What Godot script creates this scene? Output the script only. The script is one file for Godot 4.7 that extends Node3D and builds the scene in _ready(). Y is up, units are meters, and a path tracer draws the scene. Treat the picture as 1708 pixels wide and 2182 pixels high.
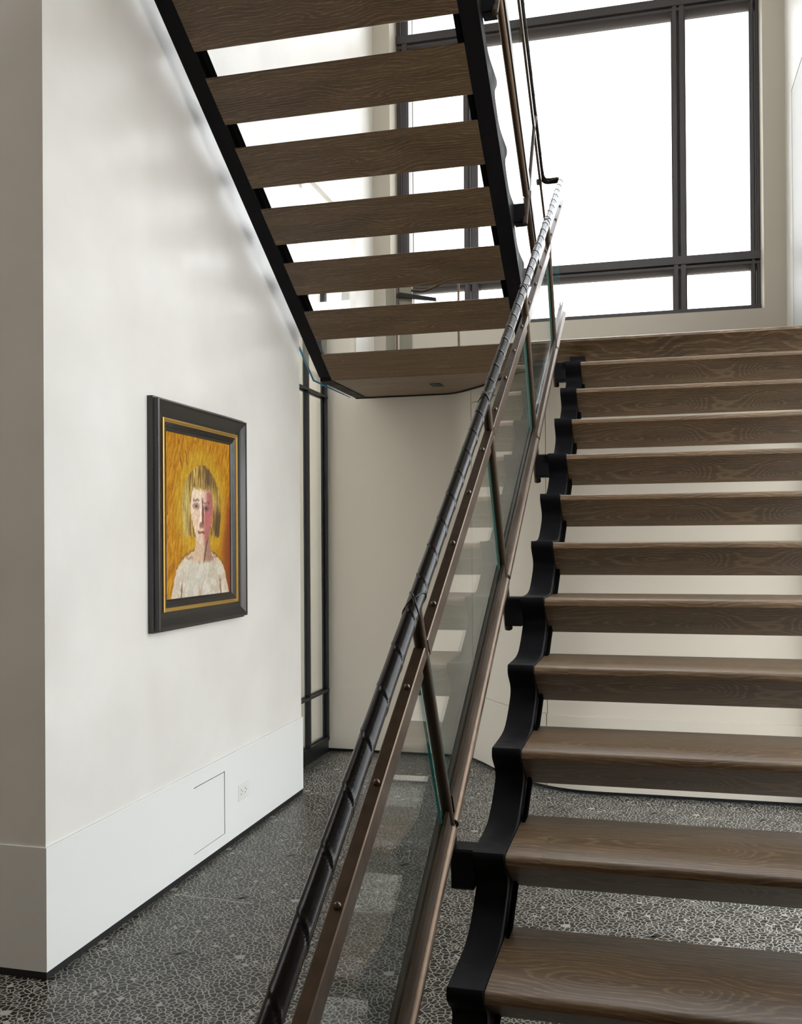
extends Node3D

# All lengths below are in stair risers (R metres); V() turns (across, up, depth) into metres.
const R := 0.18
const FL := -8.06          # the floor, in risers below the eye
const T := 1.644           # run of one step
const Y1 := -5.059         # height of the lowest step in view
const D1 := 10.6185        # depth of its nosing
const LX0 := -1.845        # lower flight: treads from here
const LX1 := 4.364         # to here
const UX0 := -10.0715      # upper flight
const UX1 := -3.863
const SW := 0.411          # stringer width
const UD := 29.25          # nosing depth of the upper flight's first tread
const LAND := 5.941        # landing level
const WL := -10.85         # face of the left wall
const WR := 4.92           # face of the right wall
const DB := 37.65          # face of the window wall

var M := {}
var used_names := {}
var rng := RandomNumberGenerator.new()


func V(x: float, y: float, d: float) -> Vector3:
	return Vector3(x * R, (y - FL) * R, -d * R)


class MB:
	var v := PackedVector3Array()
	var n := PackedVector3Array()
	var uv := PackedVector2Array()
	var col := PackedColorArray()

	func tri(a: Vector3, b: Vector3, c: Vector3, na: Vector3, nb: Vector3, nc: Vector3, ua := Vector2(), ub := Vector2(), uc := Vector2()) -> void:
		if (b - a).cross(c - a).dot(na + nb + nc) > 0.0:
			v.append_array([a, c, b]); n.append_array([na, nc, nb]); uv.append_array([ua, uc, ub])
		else:
			v.append_array([a, b, c]); n.append_array([na, nb, nc]); uv.append_array([ua, ub, uc])

	func quad(a: Vector3, b: Vector3, c: Vector3, d: Vector3, na: Vector3, nb: Vector3, nc: Vector3, nd: Vector3, ua := Vector2(), ub := Vector2(), uc := Vector2(), ud := Vector2()) -> void:
		tri(a, b, c, na, nb, nc, ua, ub, uc)
		tri(a, c, d, na, nc, nd, ua, uc, ud)

	# A 2D outline carried from t0 to t1 by f(p, t); edges flatter than the smoothing angle are shaded smooth.
	func extrude(poly: PackedVector2Array, f: Callable, t0: float, t1: float, caps := true, closed := true, smooth := 0.75, uo := Vector2(), along := 1.0) -> void:
		var m := poly.size()
		var area := 0.0
		for i in m:
			var p := poly[i]; var q := poly[(i + 1) % m]
			area += p.x * q.y - q.x * p.y
		var sg := 1.0 if area > 0.0 else -1.0
		var en: Array[Vector2] = []
		for i in m:
			var e := (poly[(i + 1) % m] - poly[i]).normalized()
			en.append(Vector2(e.y, -e.x) * sg)
		var tm := (t0 + t1) * 0.5
		var dist := uo.y
		var last := m if closed else m - 1
		for i in last:
			var j := (i + 1) % m
			var h := (i + m - 1) % m
			var o := en[i]
			var oa := (o + en[h]).normalized() if o.dot(en[h]) > smooth and (closed or i > 0) else o
			var ob := (o + en[j]).normalized() if o.dot(en[j]) > smooth and (closed or i < last - 1) else o
			var pa := poly[i]; var pb := poly[j]
			var e2 := 0.01
			var na: Vector3 = (f.call(pa + oa * e2, tm) - f.call(pa, tm)).normalized()
			var nb: Vector3 = (f.call(pb + ob * e2, tm) - f.call(pb, tm)).normalized()
			var A: Vector3 = f.call(pa, t0); var B: Vector3 = f.call(pb, t0); var C: Vector3 = f.call(pb, t1); var D: Vector3 = f.call(pa, t1)
			var l := (B - A).length()
			var u1 := uo.x + (D - A).length() * along
			quad(A, B, C, D, na, nb, nb, na, Vector2(uo.x, dist), Vector2(uo.x, dist + l), Vector2(u1, dist + l), Vector2(u1, dist))
			dist += l
		if caps:
			var idx := Geometry2D.triangulate_polygon(poly)
			for side in 2:
				var t := t0 if side == 0 else t1
				var tn: Vector3 = (f.call(poly[0], t0) - f.call(poly[0], t1)).normalized() * (1.0 if side == 0 else -1.0)
				for k in range(0, idx.size(), 3):
					var a := poly[idx[k]]; var b := poly[idx[k + 1]]; var c := poly[idx[k + 2]]
					tri(f.call(a, t), f.call(b, t), f.call(c, t), tn, tn, tn, a * 0.18 + uo, b * 0.18 + uo, c * 0.18 + uo)

	# A round bar along a path; rf(arc length, angle) may give the radius.
	func tube(path: PackedVector3Array, radius: float, segs := 16, caps := true, rf = null) -> void:
		var m := path.size()
		var tangents: Array[Vector3] = []
		for i in m:
			tangents.append((path[mini(i + 1, m - 1)] - path[maxi(i - 1, 0)]).normalized())
		var up := Vector3.UP if absf(tangents[0].y) < 0.95 else Vector3.RIGHT
		var a := tangents[0].cross(up).normalized()
		var rings: Array = []
		var norms: Array = []
		var s := 0.0
		for i in m:
			if i > 0:
				s += (path[i] - path[i - 1]).length()
			a = (a - tangents[i] * a.dot(tangents[i])).normalized()
			var b := tangents[i].cross(a)
			var ring := PackedVector3Array(); var nr := PackedVector3Array()
			for k in segs:
				var w := TAU * k / segs
				var o := a * cos(w) + b * sin(w)
				var rr: float = rf.call(s, w) if rf != null else radius
				ring.append(path[i] + o * rr); nr.append(o)
			rings.append(ring); norms.append(nr)
		if rf != null:   # true normals for a shaped surface
			for i in m:
				var nr2 := PackedVector3Array()
				for k in segs:
					var du: Vector3 = rings[mini(i + 1, m - 1)][k] - rings[maxi(i - 1, 0)][k]
					var dv: Vector3 = rings[i][(k + 1) % segs] - rings[i][(k + segs - 1) % segs]
					var nn := du.cross(dv).normalized()
					if nn.dot(norms[i][k]) < 0.0:
						nn = -nn
					nr2.append(nn)
				norms[i] = nr2
		for i in m - 1:
			for k in segs:
				var j := (k + 1) % segs
				quad(rings[i][k], rings[i][j], rings[i + 1][j], rings[i + 1][k], norms[i][k], norms[i][j], norms[i + 1][j], norms[i + 1][k])
		if caps:
			for e in 2:
				var i := 0 if e == 0 else m - 1
				var nn := -tangents[i] if e == 0 else tangents[i]
				var c := path[i] + nn * radius * 0.35
				for k in segs:
					var j := (k + 1) % segs
					tri(c, rings[i][k], rings[i][j], nn, (nn + norms[i][k] * 0.8).normalized(), (nn + norms[i][j] * 0.8).normalized())

	func commit(colored := false) -> ArrayMesh:
		var arr := []
		arr.resize(Mesh.ARRAY_MAX)
		arr[Mesh.ARRAY_VERTEX] = v
		arr[Mesh.ARRAY_NORMAL] = n
		arr[Mesh.ARRAY_TEX_UV] = uv
		if colored:
			arr[Mesh.ARRAY_COLOR] = col
		var am := ArrayMesh.new()
		am.add_surface_from_arrays(Mesh.PRIMITIVE_TRIANGLES, arr)
		return am


# ---------------------------------------------------------------- nodes
func numbered(base: String) -> String:
	var k: int = used_names.get(base, 0)
	used_names[base] = k + 1
	return base if k == 0 else "%s_%03d" % [base, k]


func tag(o: Node, label: String, category := "", group := "", kind := "") -> Node:
	if label: o.set_meta("label", label)
	if category: o.set_meta("category", category)
	if group: o.set_meta("group", group)
	if kind: o.set_meta("kind", kind)
	return o


func thing(called: String, label: String, category: String, at := Vector3.ZERO, kind := "") -> Node3D:
	var o := Node3D.new()
	o.name = numbered(called)
	o.position = at
	add_child(o)
	tag(o, label, category, "", kind)
	return o


# One named mesh; vertices are in the world, so a parent that stands elsewhere is taken off.
func put(called: String, mb: MB, mat: Material, parent: Node3D = self, label := "") -> MeshInstance3D:
	var o := MeshInstance3D.new()
	var off := Vector3.ZERO
	var p: Node = parent
	while p != self and p is Node3D:
		off += (p as Node3D).position
		p = p.get_parent()
	if off != Vector3.ZERO:
		for i in mb.v.size():
			mb.v[i] -= off
	o.mesh = mb.commit(mb.col.size() > 0)
	o.material_override = mat
	if parent == self:
		o.name = numbered(called)
		add_child(o)
	else:
		var k: int = parent.get_meta("n_" + called, 0)
		o.name = called if k == 0 else "%s_%03d" % [called, k]
		parent.set_meta("n_" + called, k + 1)
		parent.add_child(o, true)
	if label:
		o.set_meta("label", label)
	return o


func ps(a: Array) -> PackedVector2Array:
	var o := PackedVector2Array()
	for i in range(0, a.size(), 2):
		o.append(Vector2(a[i], a[i + 1]))
	return o


# A box in risers with its edges along the longest run chamfered.
func bx(mb: MB, x0: float, x1: float, y0: float, y1: float, d0: float, d1: float, c := 0.0) -> MB:
	var dx := x1 - x0; var dy := y1 - y0; var dd := d1 - d0
	if dd >= dx and dd >= dy:
		mb.extrude(rect(x0, x1, y0, y1, c), func(p, t): return V(p.x, p.y, t), d0, d1)
	elif dy >= dx:
		mb.extrude(rect(x0, x1, d0, d1, c), func(p, t): return V(p.x, t, p.y), y0, y1)
	else:
		mb.extrude(rect(y0, y1, d0, d1, c), func(p, t): return V(t, p.x, p.y), x0, x1)
	return mb


func rect(a0: float, a1: float, b0: float, b1: float, c := 0.0) -> PackedVector2Array:
	if c <= 0.0:
		return ps([a0, b0, a1, b0, a1, b1, a0, b1])
	return ps([a0 + c, b0, a1 - c, b0, a1, b0 + c, a1, b1 - c, a1 - c, b1, a0 + c, b1, a0, b1 - c, a0, b0 + c])


func box(x0: float, x1: float, y0: float, y1: float, d0: float, d1: float, c := 0.0) -> MB:
	return bx(MB.new(), x0, x1, y0, y1, d0, d1, c)


func ball(mb: MB, c: Vector3, r: float, squash := Vector3.ONE, segs := 14) -> MB:
	for i in range(segs / 2):
		for k in segs:
			var q: Array[Vector3] = []
			for e in [[0, 0], [1, 0], [1, 1], [0, 1]]:
				var th: float = PI * (i + e[0]) / (segs / 2)
				var ph: float = TAU * (k + e[1]) / segs
				q.append(Vector3(sin(th) * cos(ph), cos(th), sin(th) * sin(ph)))
			mb.quad(c + q[0] * squash * r, c + q[1] * squash * r, c + q[2] * squash * r, c + q[3] * squash * r, q[0], q[1], q[2], q[3])
	return mb


# ---------------------------------------------------------------- materials
func mat(called: String, color: Color, rough: float, metal := 0.0, spec := 0.5) -> StandardMaterial3D:
	var m := StandardMaterial3D.new()
	m.resource_name = called
	m.albedo_color = color
	m.roughness = rough
	m.metallic = metal
	m.metallic_specular = spec
	M[called] = m
	return m


func noise(freq: float, oct := 3, sd := 1, kind := FastNoiseLite.TYPE_SIMPLEX_SMOOTH) -> FastNoiseLite:
	var f := FastNoiseLite.new()
	f.noise_type = kind
	f.frequency = freq
	f.fractal_octaves = oct
	f.fractal_type = FastNoiseLite.FRACTAL_FBM if oct > 1 else FastNoiseLite.FRACTAL_NONE
	f.seed = sd
	return f


func sstep(a: float, b: float, x: float) -> float:
	var t := clampf((x - a) / (b - a), 0.0, 1.0)
	return t * t * (3.0 - 2.0 * t)


# Fumed, limed oak: 1.26 m of grain along u, 0.9 m round a tread along v.
func wood_image(sd: int) -> Image:
	var w := 1280; var h := 900
	var warp := noise(1.0, 2, sd); var warp2 := noise(1.0, 2, sd + 7); var streak := noise(1.0, 2, sd + 13); var tone := noise(1.0, 2, sd + 21); var pore := noise(1.0, 1, sd + 31)
	var bytes := PackedByteArray()
	bytes.resize(w * h * 3)
	var depth := PackedFloat32Array(); var shift := PackedFloat32Array()
	for x in w:
		var a := x * 1.26 / w
		depth.append(0.012 + 0.085 * absf(warp2.get_noise_2d(a * 1.6, sd * 3.7)) * 1.6 + 0.018 * sin(a * 2.1 + sd))
		shift.append(0.05 * warp.get_noise_2d(a * 0.9, sd * 1.3))
	var i := 0
	for y in h:
		var b := y * 0.9 / h
		var heart := 0.70 if b > 0.55 else (0.16 if b < 0.36 else 0.62)   # where the pith lies under each face
		for x in w:
			var a := x * 1.26 / w
			var bb := b - heart + shift[x]
			var wv := warp.get_noise_2d(a * 2.6, b * 11.0)
			var q := sqrt(bb * bb + depth[x] * depth[x]) * 74.0 + 1.1 * wv + 0.16 * streak.get_noise_2d(a * 22.0, b * 120.0)
			var ring := q - floorf(q)
			var late := sstep(0.50, 0.80, ring) * (1.0 - sstep(0.84, 0.97, ring))
			var st := streak.get_noise_2d(a * 3.2, b * 240.0)
			var po := pore.get_noise_2d(a * 16.0, b * 760.0)
			var limed := late * (0.62 + 0.5 * st) + maxf(0.0, po - 0.25) * 0.8 * (1.0 - 0.4 * late)
			var tn := 0.5 + 0.5 * tone.get_noise_2d(a * 1.6, b * 9.0)
			var k := 0.76 + 0.28 * tn + 0.20 * st - 0.30 * maxf(0.0, -po - 0.25)
			var lm := clampf(limed, 0.0, 1.0) * 0.68
			bytes[i] = int(clampf(lerpf(98.0 * k, 152.0, lm), 0, 255))
			bytes[i + 1] = int(clampf(lerpf((74.0 + 3.0 * tn) * k, 128.0, lm), 0, 255))
			bytes[i + 2] = int(clampf(lerpf((48.0 + 7.0 * tn) * k, 94.0, lm), 0, 255))
			i += 3
	return Image.create_from_data(w, h, false, Image.FORMAT_RGB8, bytes)


# The portrait: a pale bare-shouldered sitter with fair hair before an ochre ground, in broad dry strokes.
func portrait_image() -> Image:
	var w := 430; var h := 500
	var n1 := noise(1.0, 3, 5); var n2 := noise(1.0, 2, 9); var n3 := noise(1.0, 2, 15)
	var im := Image.create(w, h, false, Image.FORMAT_RGB8)
	for py in h:
		for px in w:
			var x := (px + 0.5) / w; var y := (py + 0.5) / h
			var jx := 0.010 * n1.get_noise_2d(x * 22.0, y * 14.0); var jy := 0.012 * n1.get_noise_2d(x * 18.0 + 40.0, y * 18.0)
			var sx := x + jx; var sy := y + jy
			var bs := n2.get_noise_2d(x * 26.0 + y * 9.0, y * 8.0)      # the drag of the brush
			var fine := n3.get_noise_2d(x * 70.0, y * 34.0)
			# ground: ochre, redder and darker at the lower right, greenish-yellow round the figure
			var c := Color8(172, 116, 12).lerp(Color8(192, 138, 28), sstep(-0.2, 0.6, bs))
			c = c.lerp(Color8(150, 86, 18), sstep(0.15, 0.7, -bs) * 0.55)
			c = c.lerp(Color8(146, 60, 22), sstep(0.80, 0.97, sx + 0.05 * bs) * sstep(0.28, 0.5, sy) * 0.85)
			c = c.lerp(Color8(96, 58, 24), sstep(0.84, 0.95, sx + 0.06 * fine) * sstep(0.42, 0.72, sy) * 0.35)
			var halo := Vector2((sx - 0.53) / 0.40, (sy - 0.44) / 0.36).length()
			c = c.lerp(Color8(192, 160, 46), (1.0 - sstep(0.86, 1.16, halo)) * 0.55)
			for s in [[0.22, 0.16, 0.05], [0.30, 0.14, 0.045], [0.19, 0.045, 0.02], [0.43, 0.035, 0.012], [0.035, 0.49, 0.012], [0.04, 0.63, 0.012]]:
				var dd := absf((sx - s[0]) - (sy - s[1]) * 0.35)
				if dd < 0.006 and absf(sy - s[1]) < s[2]:
					c = c.lerp(Color8(112, 58, 20), 0.75)
			# torso
			var dxs := absf(sx - 0.52)
			var sh := 0.715 + 0.05 * sstep(0.10, 0.32, dxs) + 0.26 * pow(maxf(0.0, dxs - 0.24) / 0.22, 2.6)
			if dxs > 0.465:
				sh = 2.0
			var in_body := sstep(sh - 0.004, sh + 0.010, sy) * (1.0 - sstep(0.452, 0.466, dxs))
			var soft := n2.get_noise_2d(x * 7.0 + 3.0, y * 9.0)
			var skin := Color8(196, 186, 166).lerp(Color8(210, 202, 184), sstep(-0.2, 0.4, soft)).lerp(Color8(190, 180, 160), sstep(0.1, 0.5, -soft) * 0.5)
			skin = skin.lerp(Color8(200, 198, 188), (1.0 - sstep(0.05, 0.24, absf(sx - 0.46))) * 0.4)
			skin = skin.lerp(Color8(204, 166, 138), sstep(0.33, 0.46, dxs) * 0.45)
			skin = skin.lerp(Color8(206, 176, 148), (1.0 - sstep(0.0, 0.10, absf(sy - sh))) * 0.35)
			for arm in [[0.225, 0.88], [0.825, 0.87]]:
				var ad := absf(sx - arm[0] - 0.14 * (sy - 0.94) * signf(arm[0] - 0.5))
				skin = skin.lerp(Color8(132, 88, 72), (1.0 - sstep(0.003, 0.020, ad)) * sstep(arm[1], arm[1] + 0.07, sy) * 0.9)
			skin = skin.lerp(Color8(176, 142, 108), (1.0 - sstep(0.01, 0.05, Vector2(sx - 0.5, (sy - 0.985) * 0.8).length())) * 0.6)
			skin = skin.lerp(Color8(158, 122, 98), (1.0 - sstep(0.003, 0.014, absf(sy - 0.775 + 0.10 * dxs))) * sstep(0.06, 0.12, dxs) * (1.0 - sstep(0.2, 0.28, dxs)) * 0.7)
			skin = skin.lerp(Color8(140, 98, 82), (1.0 - sstep(0.004, 0.016, absf(dxs - 0.03 - 0.2 * (0.80 - sy)))) * sstep(0.73, 0.75, sy) * (1.0 - sstep(0.79, 0.81, sy)) * 0.6)
			c = c.lerp(Color8(120, 84, 52), sstep(sh - 0.020, sh - 0.006, sy) * (1.0 - in_body) * 0.6 * (1.0 - sstep(0.46, 0.49, dxs)))
			c = c.lerp(skin, in_body)
			# neck
			var nw := 0.115 + 0.55 * maxf(0.0, sy - 0.68)
			var in_neck := (1.0 - sstep(nw - 0.008, nw + 0.004, absf(sx - 0.545))) * sstep(0.585, 0.60, sy) * (1.0 - sstep(0.77, 0.80, sy))
			var neck := Color8(204, 176, 146).lerp(Color8(142, 98, 84), sstep(0.54, 0.62, sx + 0.03 * bs) * 0.7).lerp(Color8(92, 60, 50), (1.0 - sstep(0.004, 0.02, absf(sx - 0.60 + 0.35 * (sy - 0.68)))) * 0.7)
			c = c.lerp(neck, in_neck)
			# hair: a long bob with a fringe
			var hw := 0.305 * pow(clampf(1.0 - pow(maxf(0.0, 0.44 - sy) / 0.275, 2.0), 0.0, 1.0), 0.62) - 0.03 * sstep(0.46, 0.66, sy)
			var in_hair := (1.0 - sstep(hw - 0.010, hw + 0.006, absf(sx - 0.535))) * sstep(0.163, 0.175, sy) * (1.0 - sstep(0.615, 0.64, sy + 0.02 * bs))
			var strand := n2.get_noise_2d(x * 60.0, y * 5.0)
			var hair := Color8(150, 116, 50).lerp(Color8(206, 180, 104), sstep(-0.1, 0.5, strand)).lerp(Color8(78, 56, 34), sstep(0.05, 0.55, -strand) * 0.8)
			hair = hair.lerp(Color8(84, 62, 44), sstep(0.52, 0.60, sx) * (1.0 - sstep(0.66, 0.8, sx)) * (1.0 - sstep(0.26, 0.36, sy)) * 0.7)
			hair = hair.lerp(Color8(74, 52, 38), sstep(0.69, 0.78, sx) * sstep(0.40, 0.5, sy) * 0.75)
			hair = hair.lerp(Color8(198, 186, 116), (1.0 - sstep(0.30, 0.36, sx)) * 0.5)
			c = c.lerp(hair, in_hair)
			# face, lit from the left, with a rose shadow side
			var fy := (sy - 0.465) / 0.222
			var fw := 0.180 * sqrt(clampf(1.0 - fy * fy, 0.0, 1.0)) * (1.0 - 0.32 * maxf(0.0, fy))
			var in_face := (1.0 - sstep(fw - 0.008, fw + 0.004, absf(sx - 0.535))) * sstep(0.318 + 0.03 * strand, 0.335 + 0.03 * strand, sy)
			var face := Color8(218, 188, 160).lerp(Color8(232, 212, 188), sstep(-0.1, 0.5, bs) * 0.7)
			face = face.lerp(Color8(158, 84, 84), sstep(0.525, 0.60, sx + 0.02 * bs) * 0.85)
			face = face.lerp(Color8(186, 104, 100), (1.0 - sstep(0.03, 0.09, Vector2(sx - 0.645, sy - 0.53).length())) * 0.7)
			face = face.lerp(Color8(234, 214, 190), (1.0 - sstep(0.03, 0.10, absf(sy - 0.37))) * (1.0 - sstep(0.58, 0.64, sx)) * 0.6)
			for eye in [[0.445, 0.432], [0.605, 0.445]]:
				var er := Vector2((sx - eye[0]) / 0.045, (sy - eye[1]) / 0.020).length()
				face = face.lerp(Color8(120, 84, 78), (1.0 - sstep(0.7, 1.5, er)) * 0.6)
				face = face.lerp(Color8(66, 44, 44), (1.0 - sstep(0.25, 0.55, er)) * 0.8)
				face = face.lerp(Color8(110, 74, 64), (1.0 - sstep(0.003, 0.010, absf(sy - eye[1] + 0.036))) * (1.0 - sstep(0.04, 0.06, absf(sx - eye[0]))) * 0.6)
			face = face.lerp(Color8(84, 42, 48), (1.0 - sstep(0.004, 0.020, absf(sx - 0.545 - 0.02 * (sy - 0.45)))) * sstep(0.37, 0.40, sy) * (1.0 - sstep(0.53, 0.56, sy)) * 0.75)
			face = face.lerp(Color8(238, 220, 200), (1.0 - sstep(0.004, 0.016, absf(sx - 0.515))) * sstep(0.38, 0.42, sy) * (1.0 - sstep(0.53, 0.55, sy)) * 0.8)
			face = face.lerp(Color8(118, 62, 60), (1.0 - sstep(0.010, 0.030, Vector2((sx - 0.53) * 0.6, sy - 0.553).length())) * 0.7)
			face = face.lerp(Color8(132, 64, 62), (1.0 - sstep(0.003, 0.012, absf(sy - 0.600 + 0.05 * absf(sx - 0.52)))) * (1.0 - sstep(0.045, 0.065, absf(sx - 0.52))) * 0.85)
			c = c.lerp(face, in_face)
			var v := 1.0 + 0.10 * fine + 0.05 * bs
			im.set_pixel(px, py, Color(clampf(c.r * v, 0, 1), clampf(c.g * v, 0, 1), clampf(c.b * v, 0, 1)))
	return im


func noise_tex(freq: float, lo: Color, hi: Color, oct := 4, sd := 1, size := 512, normal := false, bump := 2.0) -> NoiseTexture2D:
	var t := NoiseTexture2D.new()
	t.width = size; t.height = size
	t.seamless = true
	t.noise = noise(freq, oct, sd)
	t.generate_mipmaps = false
	if normal:
		t.as_normal_map = true
		t.bump_strength = bump
	else:
		var g := Gradient.new()
		g.set_color(0, lo); g.set_color(1, hi)
		t.color_ramp = g
	return t


func make_materials() -> void:
	var p := mat("plaster", Color(1, 1, 1), 0.5, 0.0, 0.4)
	p.albedo_texture = noise_tex(0.006, Color8(222, 220, 214), Color8(232, 231, 226), 4, 3)
	p.uv1_triplanar = true; p.uv1_world_triplanar = true; p.uv1_scale = Vector3(0.45, 0.45, 0.45)
	p.roughness_texture = noise_tex(0.02, Color(0.62, 0.62, 0.62), Color(0.95, 0.95, 0.95), 4, 8)
	var w := mat("panel_white", Color8(228, 229, 226), 0.55, 0.0, 0.4)
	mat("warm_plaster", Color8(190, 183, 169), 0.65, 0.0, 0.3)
	mat("matt_black", Color8(14, 14, 14), 0.95, 0.0, 0.0)
	mat("panel_grey", Color8(196, 197, 195), 0.5, 0.0, 0.4)
	mat("room_plaster", Color8(206, 172, 130), 0.7, 0.0, 0.3)
	mat("black_base", Color8(22, 22, 24), 0.5)
	var s := mat("blackened_steel", Color8(22, 21, 23), 0.58, 0.0, 0.20)
	s.roughness_texture = noise_tex(0.03, Color(0.7, 0.7, 0.7), Color(1.1, 1.1, 1.1), 3, 5, 256)
	s.uv1_triplanar = true
	mat("window_steel", Color8(62, 58, 58), 0.45, 0.2)
	mat("partition_steel", Color8(24, 25, 27), 0.38, 0.3)
	var b := mat("bronze", Color8(98, 84, 70), 0.36, 0.75)
	b.albedo_texture = noise_tex(0.02, Color8(205, 196, 190), Color8(255, 250, 240), 3, 12, 256)
	b.uv1_triplanar = true; b.uv1_scale = Vector3(4, 4, 4)
	mat("dark_bronze", Color8(66, 54, 42), 0.40, 0.7)
	mat("bolt_steel", Color8(96, 86, 76), 0.3, 0.9)
	var l := mat("leather", Color8(20, 16, 14), 0.24, 0.0, 0.27)
	l.normal_enabled = true
	l.normal_texture = noise_tex(0.06, Color.BLACK, Color.WHITE, 4, 21, 256, true, 3.0)
	l.normal_scale = 0.08
	l.uv1_triplanar = true; l.uv1_scale = Vector3(9, 9, 9)
	var g := mat("glass", Color(0.55, 0.68, 0.64, 0.02), 0.0, 0.0, 0.5)
	g.transparency = BaseMaterial3D.TRANSPARENCY_ALPHA
	var g2 := mat("window_glass", Color(1, 1, 1, 0.0), 0.0, 0.0, 0.5)
	g2.transparency = BaseMaterial3D.TRANSPARENCY_ALPHA
	var e := mat("glass_edge", Color8(10, 128, 122), 0.15)
	var e2 := mat("blue_glass_edge", Color8(26, 118, 148), 0.15)
	mat("vein", Color8(160, 158, 148), 0.42, 0.0, 0.4)
	var ch := mat("terrazzo", Color(1, 1, 1), 0.30, 0.0, 0.36)
	ch.vertex_color_use_as_albedo = true
	mat("frame_black", Color8(20, 19, 19), 0.30, 0.0, 0.6)
	mat("gilt", Color8(196, 158, 84), 0.38, 0.75)
	var pic := mat("picture", Color(1, 1, 1), 0.55, 0.0, 0.35)
	pic.albedo_texture = ImageTexture.create_from_image(portrait_image())
	var wd := mat("oak", Color(1, 1, 1), 0.46, 0.0, 0.5)
	wd.albedo_texture = ImageTexture.create_from_image(wood_image(4))
	wd.texture_repeat = true
	mat("slot", Color8(12, 12, 12), 0.7)
	mat("outlet_white", Color8(226, 226, 222), 0.4)
	mat("olive_stone", Color8(132, 128, 112), 0.6)
	mat("outer_wall", Color8(226, 220, 212), 0.8, 0.0, 0.2)


# ---------------------------------------------------------------- the stairs, in their own axes: s along the run from the first nosing, y up
func lower(p: Vector2, x: float) -> Vector3:
	return V(x, Y1 + p.y, D1 + p.x)


func upper(p: Vector2, x: float) -> Vector3:
	return V(x, LAND + 1.0 + p.y, UD - p.x)


func soffit(s: float) -> float:
	return -0.664 + (s - 0.872) * 0.6083


func tread_profile(k: int) -> PackedVector2Array:
	var a := ps([0.0, -0.115, 0.002, -0.075, 0.016, -0.038, 0.045, -0.012, 0.085, 0.0, 1.93, 0.0, 1.955, -0.012, 1.958, -0.035, 0.905, -0.652, 0.872, -0.664, 0.838, -0.650])
	for i in a.size():
		a[i] += Vector2(k * T, k)
	return a


func make_flight(root: Node3D, f: Callable, x0: float, x1: float, k0: int, k1: int, s_start: float, s_end: float, wood: Array, seed_at: int) -> void:
	# the two stringers: wavy above, straight below
	for side in 2:
		var a := x0 - SW if side == 0 else x1
		var poly := PackedVector2Array()
		for k in range(k0, k1 + 1):
			var step := [-0.03, 0.0, 0.0, 0.03, 0.63, 0.03, 0.95, 0.04, 1.15, 0.065, 1.32, 0.11, 1.45, 0.17, 1.58, 0.245, 1.70, 0.325, 1.80, 0.40, 1.88, 0.465, 1.925, 0.535, 1.93, 0.60, 1.90, 0.655, 1.84, 0.71, 1.74, 0.785, 1.66, 0.85, 1.615, 0.90, 1.605, 0.95]
			if k == k1:
				step = [-0.03, 0.0, 0.0, 0.03, 0.63, 0.03, 0.95, 0.04, 1.15, 0.065, 1.32, 0.11, 1.45, 0.17]
			for i in range(0, step.size(), 2):
				poly.append(Vector2(step[i] + k * T, step[i + 1] + k))
		# the underside
		poly.append(Vector2(s_end, maxf(soffit(s_end), poly[poly.size() - 1].y - 1.0)))
		if k0 >= 0:                    # the upper flight starts from the landing's edge
			poly.append(Vector2(s_start, soffit(s_start)))
			poly.append(Vector2(s_start + 0.04, -1.30))
			poly.append(Vector2(s_start + 0.22, -0.985))
			poly.append(Vector2(-0.05, -0.97))
			poly.append(Vector2(0.20, -0.90))
			poly.append(Vector2(0.33, -0.62))
			poly.append(Vector2(0.24, -0.30))
			poly.append(Vector2(0.02, -0.14))
		else:                          # the lower flight stands on the floor
			var fy: float = FL - Y1
			poly.append(Vector2((fy + 0.664) / 0.6083 + 0.872, fy))
			poly.append(Vector2(k0 * T + 0.25, fy))
			poly.append(Vector2(k0 * T + 0.25, k0 - 0.55))
		var mb := MB.new()
		mb.extrude(poly, f, a, a + SW, true, true, 0.80)
		put("stringer", mb, M.blackened_steel, root, "blackened steel stringer with a wavy top edge")
		# the flat bar that the tread ends sit on, a slit away from the stringer
		var bw := 0.13 if k0 >= 0 else 0.05
		var bh := 0.40 if k0 >= 0 else 0.26
		var b0 := x0 + 0.025 if side == 0 else x1 - 0.025 - bw
		var inner := MB.new()
		var i0 := k0 * T + 1.2; var i1 := k1 * T + 1.4
		inner.extrude(ps([i0, soffit(i0) + 0.05, i1, soffit(i1) + 0.05, i1, soffit(i1) + bh, i0, soffit(i0) + bh]), f, b0, b0 + bw)
		put("bearer", inner, M.matt_black, root)
	rng.seed = seed_at
	for k in range(k0, k1 + 1):
		var mb := MB.new()
		var uo := Vector2(rng.randf_range(0.0, 0.10), rng.randf_range(0.0, 0.06))
		mb.extrude(tread_profile(k), f, x0 + 0.012, x1 - 0.012, true, true, 0.80, Vector2.ZERO)
		# top, front and underside of the tread each take their own stretch of the board
		for i in mb.uv.size():
			mb.uv[i] = Vector2((mb.uv[i].x * (1.0 if k % 2 == 0 else -1.0) + uo.x) / 1.26, (mb.uv[i].y + uo.y) / 0.9)
		put("tread", mb, wood[0], root)


# A strip of railing between posts; a runs along the slope, b square to it.
func rail_pt(flip: bool, a: float, b: float, q: float) -> Vector3:
	var s := a * 0.8545 - b * 0.5198
	var y := a * 0.5198 + b * 0.8545
	if flip:
		return upper(Vector2(s, y), UX1 + SW + q)
	return lower(Vector2(s, y), LX0 - SW - q)


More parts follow.
